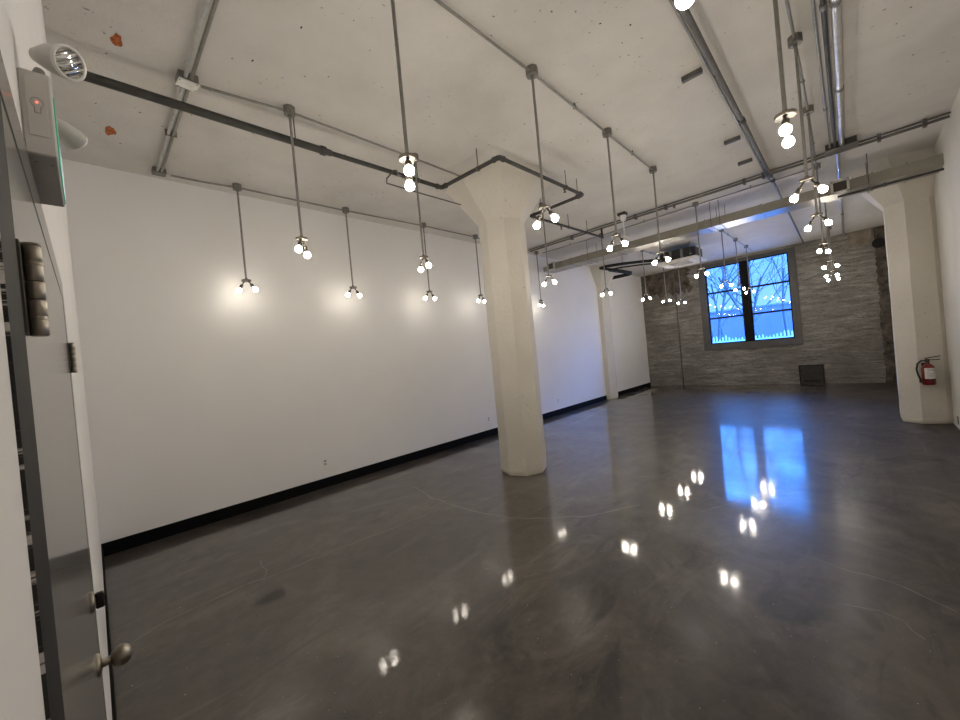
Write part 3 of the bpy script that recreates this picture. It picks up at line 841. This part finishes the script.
# ------------------------------------------------------------------ dark sprinkler pipe looping round the column capital
sp = thing('sprinkler_pipe', (0, 3.68, 3.9), 'dark grey sprinkler pipe that loops around the middle column capital', 'pipe')
ZS = 3.90
A = [(XB, 3.70, ZS), (1.82, 3.69, ZS), (3.32, 3.67, ZS), (3.37, 2.73, ZS), (5.19, 2.72, ZS), (5.19, 3.66, ZS), (7.56, 3.60, ZS)]
rads = [0.034, 0.024, 0.023, 0.023, 0.023, 0.021]
for i in range(6):
    o = G().tube(A[i], A[i + 1], rads[i], 18).build('pipe', M['pipe_dark'], sp)
for i in range(1, 6):
    p = Vector(A[i]); d1 = (Vector(A[i - 1]) - p).normalized(); d2 = (Vector(A[i + 1]) - p).normalized()
    r = rads[min(i, 5)] * 1.25
    g = G()
    if i == 1:
        g.lathe(p - Vector((0.06, 0, 0)), (1, 0, 0), [(0, 0.036), (0.01, 0.044), (0.055, 0.044), (0.06, 0.034), (0.115, 0.031), (0.12, 0.026)], 18)
    else:
        g.path([p + d1 * 0.075, p + d1 * 0.022, p + d2 * 0.022, p + d2 * 0.075], r, 14)
        for d in (d1, d2):
            g.lathe(p + d * 0.062, d, [(0, r * 1.15), (0.022, r * 1.15)], 14)
    g.build('elbow' if i > 1 else 'reducer', M['pipe_dark'], sp)
for (x, y, r) in ((1.53, 3.69, .025), (2.95, 3.675, .025), (3.36, 3.05, .025), (4.75, 2.72, .025), (5.12, 2.76, .025), (5.19, 3.45, .025), (6.3, 3.63, .023), (6.95, 3.615, .023)):
    h = G().tube((x, y, ZS), (x, y, HC), 0.0055, 8).build('hanger_rod', M['rod'], sp)
    along_y = abs(x - 3.36) < .03 or (abs(x - 5.19) < .02)
    G().lathe((x, y, ZS) if False else ((x, y - .011, ZS) if along_y else (x - .011, y, ZS)), (0, 1, 0) if along_y else (1, 0, 0), [(0, r + .001), (0.0, r + .006), (0.022, r + .006), (0.022, r + .001)], 16, True, False).build('clamp', M['shiny'] if abs(x - 1.53) < .02 else M['rod'], h)
for (x, y) in ((6.05, 3.635), (4.70, 2.72)):
    G().lathe((x, y, ZS), (0, 0, -1), [(0.0, 0.018), (0.045, 0.018), (0.05, 0.010), (0.075, 0.009), (0.076, 0.022), (0.08, 0.022)], 12).build('sprinkler_outlet', M['rod'], sp)
G().tube((7.53, 3.60, ZS - 0.02), (7.53, 3.60, ZT), 0.020, 14).build('riser', M['pipe_dark'], sp)
lp = thing('flexible_conduit', (2.49, 3.46, 3.85), 'thin cable hooking under the sprinkler pipe and along to the column', 'conduit')
G().path([(2.66, 3.66, 3.885), (2.56, 3.55, 3.86), (2.49, 3.50, 3.82), (2.47, 3.62, 3.775), (2.53, 3.72, 3.775), (2.70, 3.74, 3.785), (3.1, 3.75, 3.79), (3.72, 3.76, 3.80)], 0.0075, 10).build('tube', M['rod'], lp)
G().box(2.64, 2.69, 3.635, 3.685, 3.872, 3.878, 0.001).build('clip', M['emt_box'], lp)

# ------------------------------------------------------------------ flat duct across the room
DX0, DX1, DZ0, DZ1 = 8.20, 8.62, 3.685, 3.835
dt = thing('ventilation_duct', (8.4, 2.2, DZ0), 'flat rectangular metal duct hanging across the room below the ceiling', 'duct')
G().box(DX0, DX1, YR, 5.12, DZ0, DZ1, 0.004).build('casing', M['duct'], dt)
for y in (4.75, 4.45, 3.6, 2.75, 1.9, 1.05, 0.2, -0.28, -0.62):
    s = G()
    s.box(DX0 - 0.012, DX1 + 0.012, y - 0.012, y + 0.012, DZ0 - 0.010, DZ0); s.box(DX0 - 0.012, DX1 + 0.012, y - 0.012, y + 0.012, DZ1, DZ1 + 0.012)
    s.box(DX0 - 0.012, DX0, y - 0.012, y + 0.012, DZ0, DZ1); s.box(DX1, DX1 + 0.012, y - 0.012, y + 0.012, DZ0, DZ1)
    s.build('seam', M['duct'], dt)
for y in (4.30, 1.80, 1.66, -0.24):
    for x in (DX0 - 0.022, DX1 + 0.022):
        G().tube((x, y, DZ0 - 0.02), (x, y, HC), 0.005, 8).build('hanger_rod', M['rod'], dt)
    G().box(DX0 - 0.03, DX1 + 0.03, y - 0.010, y + 0.010, DZ0 - 0.014, DZ0 - 0.002).build('hanger_bar', M['duct'], dt)
# pipes strapped under the right part of the duct
dp = thing('ceiling_pipe', (8.3, -0.5, DZ0 - .05), 'dark thin pipe under the duct near the right column', 'pipe')
G().tube((8.24, YR, DZ0 - 0.052), (8.24, 0.10, DZ0 - 0.052), 0.016, 12).build('pipe', M['pipe_dark'], dp)
for y in (-0.24, -0.40):
    G().box(8.215, 8.265, y - 0.02, y + 0.02, DZ0 - 0.075, DZ0 - 0.03).build('clamp', M['rod'], dp)
def register(y, lb):
    o = thing('air_register', (DX0, y, 3.71), lb, 'air register', 'registers on the duct')
    z0, z1, w = 3.665, 3.865, 0.105
    f = G()
    X0 = DX0 - 0.055
    f.box(X0, DX0, y - w, y + w, z0, z0 + 0.03); f.box(X0, DX0, y - w, y + w, z1 - 0.03, z1)
    f.box(X0, DX0, y - w, y - w + 0.03, z0, z1); f.box(X0, DX0, y + w - 0.03, y + w, z0, z1)
    f.build('frame', M['grey_plastic'], o)
    G().box(DX0 - 0.03, DX0 - 0.001, y - w + .03, y + w - .03, z0 + .03, z1 - .03).build('grille_back', M['louvre'], o)
    for k in range(5):
        zz = z0 + 0.05 + k * 0.025
        G().obox((DX0 - 0.040, y, zz), (0, 1, 0), (0.8, 0, -0.6), (w - .031, 0.010, 0.0015)).build('louvre', M['louvre'], o)
    g = G()
    for k in range(4):
        yy = y - w - 0.035 - k * 0.045
        g.box(DX0 - 0.03, DX0 - .001, yy - 0.012, yy + 0.012, DZ0 + 0.004, DZ1 - 0.004)
    g.build('damper_fins', M['duct'], o)
register(0.065, 'white-framed register on the duct beside the right column')
register(5.30, 'white-framed register at the far left end of the duct near the long wall')
G().box(DX0 - .001, DX1, 5.12, 5.55, 3.68, 3.80, 0.003).build('end_piece', M['duct'], dt)

# white sensor on a stem
ss = thing('ceiling_sensor', (7.2, 3.0, HC), 'white sensor on a thin white stem hanging before the duct', 'sensor')
G().box(7.13, 7.25, 2.93, 3.08, HC - 0.05, HC, 0.004).build('box', M['pipe_dark'], ss)
G().lathe((7.2, 3.0, HC - 0.05), (0, 0, -1), [(0, 0.055), (0.06, 0.052), (0.10, 0.040), (0.11, 0.012)], 18).build('canopy', M['white_plastic'], ss)
G().tube((7.2, 3.0, HC - 0.15), (7.2, 3.0, 3.72), 0.012, 12).build('stem', M['white_plastic'], ss)
G().lathe((7.2, 3.0, 3.73), (0, 0, -1), [(0, 0.012), (0.01, 0.032), (0.03, 0.036), (0.045, 0.028), (0.052, 0.01)], 18).build('sensor_eye', M['white_plastic'], ss)

# ------------------------------------------------------------------ ceiling air unit
ac = thing('air_unit', (11.35, 3.28, 3.7), 'black-bodied square ceiling air unit with an off-white fascia', 'air conditioner')
cx, cy, hw = 11.35, 3.27, 0.50
c = 0.10
oc = lambda h, k: [(cx + h, cy + h - k), (cx + h - k, cy + h), (cx - h + k, cy + h), (cx - h, cy + h - k), (cx - h, cy - h + k), (cx - h + k, cy - h), (cx + h - k, cy - h), (cx + h, cy - h + k)]
G().prism(oc(0.44, 0.14), 3.745, 4.005).build('casing', M['cassette'], ac)
for y in (-0.15, 0.12):
    G().box(cx - 0.452, cx - 0.44, cy + y - 0.03, cy + y + 0.03, 3.76, 3.99).build('bracket', M['emt_box'], ac)
f = G()
f.prism(oc(0.50, 0.03), 3.705, 3.745)
f.prism(oc(0.46, 0.03), 3.690, 3.705)
fa = f.build('fascia', M['fascia'], ac)
G().prism(oc(0.24, 0.02), 3.683, 3.690).build('intake_grille', M['grey_plastic2'], fa)
for (dx, dy) in ((0, 1), (0, -1), (1, 0), (-1, 0)):
    G().obox((cx + dx * 0.35, cy + dy * 0.35, 3.686), (abs(dy), abs(dx), 0), (dx, dy, -0.35), (0.30, 0.035, 0.006)).build('vane', M['fascia'] if dy >= 0 else M['white_plastic'], fa)
for sx in (-1, 1):
    for sy in (-1, 1):
        G().tube((cx + sx * 0.47, cy + sy * 0.36, 3.80), (cx + sx * 0.47, cy + sy * 0.36, HC), 0.006, 8).build('hanger_rod', M['rod'], ac)
        G().box(min(cx + sx * 0.43, cx + sx * 0.49), max(cx + sx * 0.43, cx + sx * 0.49), cy + sy * 0.36 - .02, cy + sy * 0.36 + .02, 3.80, 3.83).build('lug', M['emt_box'], ac)
il = thing('refrigerant_line', (10.6, 4.6, 3.9), 'thick black insulated line from the air unit bending towards the long wall', 'pipe')
G().path([(11.2, 3.71, 3.87), (10.95, 4.05, 3.90), (10.6, 4.55, 3.91), (10.35, 4.95, 3.90), (10.42, 5.12, 3.90), (10.7, 5.10, 3.90), (11.6, 5.02, 3.91), (12.15, 4.98, 3.90), (12.28, 5.08, 3.90), (12.30, 5.45, 3.90), (12.30, YL, 3.90)], 0.040, 12).build('line', M['insul'], il)
G().path([(11.25, 3.71, 3.80), (11.0, 4.08, 3.83), (10.72, 4.6, 3.84), (10.6, 4.96, 3.83), (10.75, 5.02, 3.83), (11.6, 4.95, 3.83), (12.05, 4.92, 3.83), (12.15, 5.04, 3.83), (12.17, YL, 3.83)], 0.022, 10).build('line', M['insul'], il)
for (x, y) in ((10.6, 4.55), (11.6, 5.02)):
    G().tube((x, y, 3.91), (x, y, HC), 0.005, 8).build('hanger_rod', M['rod'], il)

# ------------------------------------------------------------------ fire extinguisher on the right column
ex_n = Vector((math.cos(math.radians(202.5)), math.sin(math.radians(202.5)), 0))
ex_t = Vector((ex_n.y, -ex_n.x, 0))          # along the column face
base = Vector((9.104, -0.69, 0))
ec = base + ex_n * 0.085
fe = thing('fire_extinguisher', (ec.x, ec.y, 0.63), 'red fire extinguisher hanging on the column in the right wall', 'fire extinguisher')
r = 0.073
G().lathe((ec.x, ec.y, 0.625), (0, 0, 1), [(0, r * 0.9), (0.012, r), (0.25, r), (0.285, r * 0.88), (0.31, r * 0.55), (0.325, 0.024), (0.345, 0.022)], 28).build('cylinder', M['red'], fe)
# label wrapped round the front
def wrap(c, r, z0, z1, a0, a1, n=14):
    vs = []; fs = []
    for k in range(n + 1):
        a = a0 + (a1 - a0) * k / n
        vs += [(c.x + r * math.cos(a), c.y + r * math.sin(a), z0), (c.x + r * math.cos(a), c.y + r * math.sin(a), z1)]
    for k in range(n):
        fs.append((2 * k, 2 * k + 2, 2 * k + 3, 2 * k + 1))
    return G().add(vs, fs, True)
an = math.atan2(ex_n.y, ex_n.x)
lb = wrap(ec, r + 0.0008, 0.72, 0.885, an - 1.0, an + 1.0).build('label', M['paper'], fe); lb['label'] = 'white printed label'
for z in (0.86, 0.84, 0.80, 0.77, 0.745):
    wrap(ec, r + 0.0014, z, z + 0.008, an - 0.65, an + 0.5, 8).build('printed_line', M['grey_plastic2'], lb)
G().lathe((ec.x, ec.y, 0.968), (0, 0, 1), [(0, 0.024), (0.05, 0.024), (0.055, 0.016)], 14).build('valve', M['bolt'], fe)
hd = G()
hd.obox(ec + Vector((0, 0, 1.005)) + ex_t * -0.055 + ex_n * 0.0, ex_t, ex_n, (0.085, 0.013, 0.006), 0.003)
hd.obox(ec + Vector((0, 0, 1.045)) + ex_t * -0.060, (ex_t + Vector((0, 0, -0.14))).normalized(), ex_n, (0.090, 0.013, 0.006), 0.003)
hd.build('handle', M['bolt'], fe)
hs = [ec + ex_t * 0.02 + Vector((0, 0, 0.995)), ec + ex_t * 0.07 + Vector((0, 0, 1.0)), ec + ex_t * 0.115 + Vector((0, 0, 0.955)), ec + ex_t * 0.13 + Vector((0, 0, 0.87)), ec + ex_t * 0.115 + Vector((0, 0, 0.78)), ec + ex_t * 0.095 + Vector((0, 0, 0.72)), ec + ex_t * 0.09 + Vector((0, 0, 0.66))]
G().path(hs, [0.012] * 5 + [0.014, 0.018], 10).build('hose', M['rubber'], fe)
G().obox(base + ex_n * 0.008 + Vector((0, 0, 0.86)), ex_t, ex_n, (0.03, 0.008, 0.10), 0.003).build('wall_bracket', M['bolt'], fe)
wrap(ec, r + 0.002, 0.70, 0.715, 0, 2 * PI, 24).build('strap', M['bolt'], fe)

# ------------------------------------------------------------------ small fixtures low on the walls
def outlet(p, nrm, lb, mat='white_plastic'):
    n = Vector(nrm); t = Vector((-n.y, n.x, 0)); p = Vector(p)
    o = thing('wall_outlet', p, lb, 'outlet', 'wall outlets')
    G().obox(p + n * 0.003, t, n, (0.036, 0.003, 0.058), 0.002).build('cover_plate', M[mat], o)
    for z in (-0.022, 0.022):
        G().obox(p + n * 0.0065 + Vector((0, 0, z)), t, n, (0.017, 0.0012, 0.014), 0.001).build('socket', M['grey_plastic2'], o)
outlet((2.34, YL, 0.36), (0, -1, 0), 'white wall outlet above the black base, before the middle column')
outlet((5.88, YL, 0.36), (0, -1, 0), 'white wall outlet just beside the foot of the middle column')
outlet((8.55, YL, 0.36), (0, -1, 0), 'white wall outlet between the middle column and the wall column')
outlet((8.78, YR, 0.13), (0, 1, 0), 'dark outlet low on the right wall beside the column', 'bolt')

ht = thing('wall_hatch', (XF, 1.05, 0.0), 'dark metal hatch at floor level in the bare concrete wall', 'hatch')
g = G()
g.box(XF - 0.025, XF, 0.77, 0.80, 0.0, 0.56); g.box(XF - 0.025, XF, 1.30, 1.33, 0.0, 0.56); g.box(XF - 0.025, XF, 0.80, 1.30, 0.53, 0.56)
g.build('frame', M['hole'], ht)
G().box(XF - 0.012, XF, 0.80, 1.30, 0.0, 0.53).build('panel', M['hatch'], ht)
G().box(XF - 0.017, XF - 0.012, 0.87, 1.24, 0.05, 0.11).build('slot', M['hole'], ht)
vp = thing('wall_conduit', (XF, 4.54, 0), 'thin dark conduit running down the bare concrete wall beside the window', 'conduit')
G().tube((XF - 0.025, 4.545, 0.3), (XF - 0.025, 4.545, HC), 0.014, 10).build('tube', M['rod'], vp)
for z in (1.0, 2.2, 3.4):
    G().box(XF - 0.042, XF, 4.51, 4.58, z, z + 0.02).build('strap', M['rod'], vp)

# ------------------------------------------------------------------ outside
gr = struct(G().box(XF + 0.5, 95, -60, 80, -0.35, -0.25).build('ground_outside', M['snow']), 'pale frosty ground outside')
def tree(x, y, h, r, seed, lb, lean=0.0, levels=5):
    rnd = random.Random(seed)
    o = thing('bare_tree', (x, y, -0.25), lb, 'tree', 'bare trees outside the window')
    tr = G(); br = G()
    def grow(p, d, L, r, lev):
        n = 4
        pts = [p]; rads = [r]; q = p.copy(); dd = d.copy()
        for k in range(n):
            dd = (dd + Vector((rnd.uniform(-1, 1), rnd.uniform(-1, 1), rnd.uniform(-0.5, 0.8))) * 0.13).normalized()
            q = q + dd * L / n
            pts.append(q.copy()); rads.append(r * (1 - 0.45 * (k + 1) / n))
        (tr if lev == 0 else br).path(pts, rads, 8 if lev == 0 else (5 if lev < 3 else 3), False)
        if lev >= levels:
            return
        m = 5 if lev == 0 else 4
        for k in range(m):
            t = rnd.uniform(0.35, 1.0); i = min(n - 1, int(t * n)); pp = pts[i].lerp(pts[i + 1], t * n - i)
            side = Vector((rnd.uniform(-1, 1), rnd.uniform(-1, 1), rnd.uniform(-0.1, 0.9))).normalized()
            nd = (dd * 0.65 + side * 0.85).normalized()
            grow(pp, nd, L * rnd.uniform(0.5, 0.72), rads[i] * rnd.uniform(0.45, 0.62), lev + 1)
    grow(Vector((x, y, -0.30)), Vector((rnd.uniform(-.05, .05), lean, 1)).normalized(), h * 0.55, r, 0)
    tr.build('trunk', M['bark'], o); br.build('branches', M['bark'], o)
tree(27, 6.2, 10.0, 0.10, 3, 'bare tree with upright stems seen through the sash nearer the air unit')
tree(30, 6.9, 11.5, 0.09, 5, 'slim bare tree close behind the upright-stemmed tree', 0.02)
tree(28, 3.6, 11.0, 0.10, 11, 'bare tree with a leaning trunk crossing the sash nearer the bare wall', 0.30)
tree(34, 5.2, 12.0, 0.10, 17, 'bare tree behind the window mullion')
tree(40, 8.6, 12.0, 0.12, 21, 'bare tree further off at the frame edge by the air unit')
tree(42, 4.2, 13.0, 0.12, 29, 'bare tree far off at the frame edge towards the right column')
tree(50, 8.0, 14.0, 0.14, 31, 'tallest bare tree standing furthest behind the others')
fn = thing('picket_fence', (25.5, 4.2, -0.25), 'pale picket fence across the bottom of the window view', 'fence')
g = G().box(25.5, 25.54, 0.0, 9.0, 0.55, 0.63).build('rail', M['fence_wood'], fn)
g = G().box(25.5, 25.54, 0.0, 9.0, 1.20, 1.28).build('rail', M['fence_wood'], fn)
pk = G().add([(25.46, -0.032, -0.30), (25.46, 0.032, -0.30), (25.46, 0.032, 1.46), (25.46, 0, 1.54), (25.46, -0.032, 1.46),
              (25.49, -0.032, -0.30), (25.49, 0.032, -0.30), (25.49, 0.032, 1.46), (25.49, 0, 1.54), (25.49, -0.032, 1.46)],
             [(0, 1, 2, 3, 4), (9, 8, 7, 6, 5), (0, 5, 6, 1), (1, 6, 7, 2), (2, 7, 8, 3), (3, 8, 9, 4), (4, 9, 5, 0)]).build('picket', M['fence_wood'], fn)
pk.location.y += 0.1
rnd = random.Random(2)
for k in range(1, 58):
    q = pk.copy(); C.objects.link(q); q.parent = fn
    q.location.y = pk.location.y + 0.155 * k; q.location.z = rnd.uniform(-0.16, 0.08)
fb = thing('distant_building', (62, 10, -0.25), 'long pale low building far beyond the fence and trees', 'building')
G().box(62, 74, -8, 34, -0.3, 4.75).build('walls', M['far_wall'], fb)
G().box(61.9, 74.1, -8.1, 34.1, 4.75, 4.95).build('roof', M['far_roof'], fb)

# ------------------------------------------------------------------ sky, camera, view
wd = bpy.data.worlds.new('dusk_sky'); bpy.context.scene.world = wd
wd.use_nodes = True
nt = wd.node_tree
for n in list(nt.nodes):
    nt.nodes.remove(n)
out = nt.nodes.new('ShaderNodeOutputWorld'); bg = nt.nodes.new('ShaderNodeBackground')
tc = nt.nodes.new('ShaderNodeTexCoord'); sx = nt.nodes.new('ShaderNodeSeparateXYZ')
nt.links.new(tc.outputs['Generated'], sx.inputs[0])
skyc = ramp(nt, sx.outputs['Z'], [(0.0, (0.15, 0.34, 1.0)), (0.15, (0.095, 0.285, 0.97)), (0.3, (0.055, 0.28, 1.0)), (1.0, (0.06, 0.27, 1.0))])
nt.links.new(skyc, bg.inputs[0])
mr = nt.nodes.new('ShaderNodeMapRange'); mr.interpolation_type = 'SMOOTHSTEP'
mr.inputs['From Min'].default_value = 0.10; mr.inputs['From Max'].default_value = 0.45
mr.inputs['To Min'].default_value = 2.9; mr.inputs['To Max'].default_value = 18.0  # sky strength raised overhead to put blue light on the floor
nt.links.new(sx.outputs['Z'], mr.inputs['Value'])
# extra sky strength right of the window, added to light the long wall blue
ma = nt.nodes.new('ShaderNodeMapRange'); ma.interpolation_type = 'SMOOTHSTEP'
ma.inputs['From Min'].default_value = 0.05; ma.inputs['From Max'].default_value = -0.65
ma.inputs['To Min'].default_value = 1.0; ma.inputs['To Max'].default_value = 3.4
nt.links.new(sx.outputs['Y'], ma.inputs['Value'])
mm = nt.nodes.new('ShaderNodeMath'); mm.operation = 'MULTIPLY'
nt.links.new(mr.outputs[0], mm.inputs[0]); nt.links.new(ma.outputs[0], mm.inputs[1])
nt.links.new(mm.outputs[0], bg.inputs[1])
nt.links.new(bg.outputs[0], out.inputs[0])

cam_d = bpy.data.cameras.new('camera'); cam = bpy.data.objects.new('camera', cam_d); C.objects.link(cam)
cam_d.sensor_fit = 'HORIZONTAL'; cam_d.sensor_width = 36.0
cam_d.lens = 384.7874 / 960 * 36.0
cam_d.clip_start = 0.005; cam_d.clip_end = 300
rgt = Vector((0.69863513, -0.7092951, -0.09385847)); up = Vector((0.07172919, -0.06108662, 0.99555178)); fwd = Vector((0.7118735, 0.70225984, -0.00819991))
cam.matrix_world = Matrix(((rgt.x, up.x, -fwd.x, 0), (rgt.y, up.y, -fwd.y, 0), (rgt.z, up.z, -fwd.z, 1.70), (0, 0, 0, 1)))
sc = bpy.context.scene
sc.camera = cam
for o in list(bpy.data.objects):
    if '_w' in o:
        del o['_w']
sc.view_settings.view_transform = 'Standard'
sc.view_settings.look = 'None'
sc.view_settings.gamma = 1.0
sc.view_settings.use_curve_mapping = False
sc.view_settings.exposure = 0.0
try:
    sc.cycles.use_denoising = True
    sc.cycles.max_bounces = 10
    sc.cycles.diffuse_bounces = 6
    sc.cycles.sample_clamp_indirect = 8.0
except Exception:
    pass
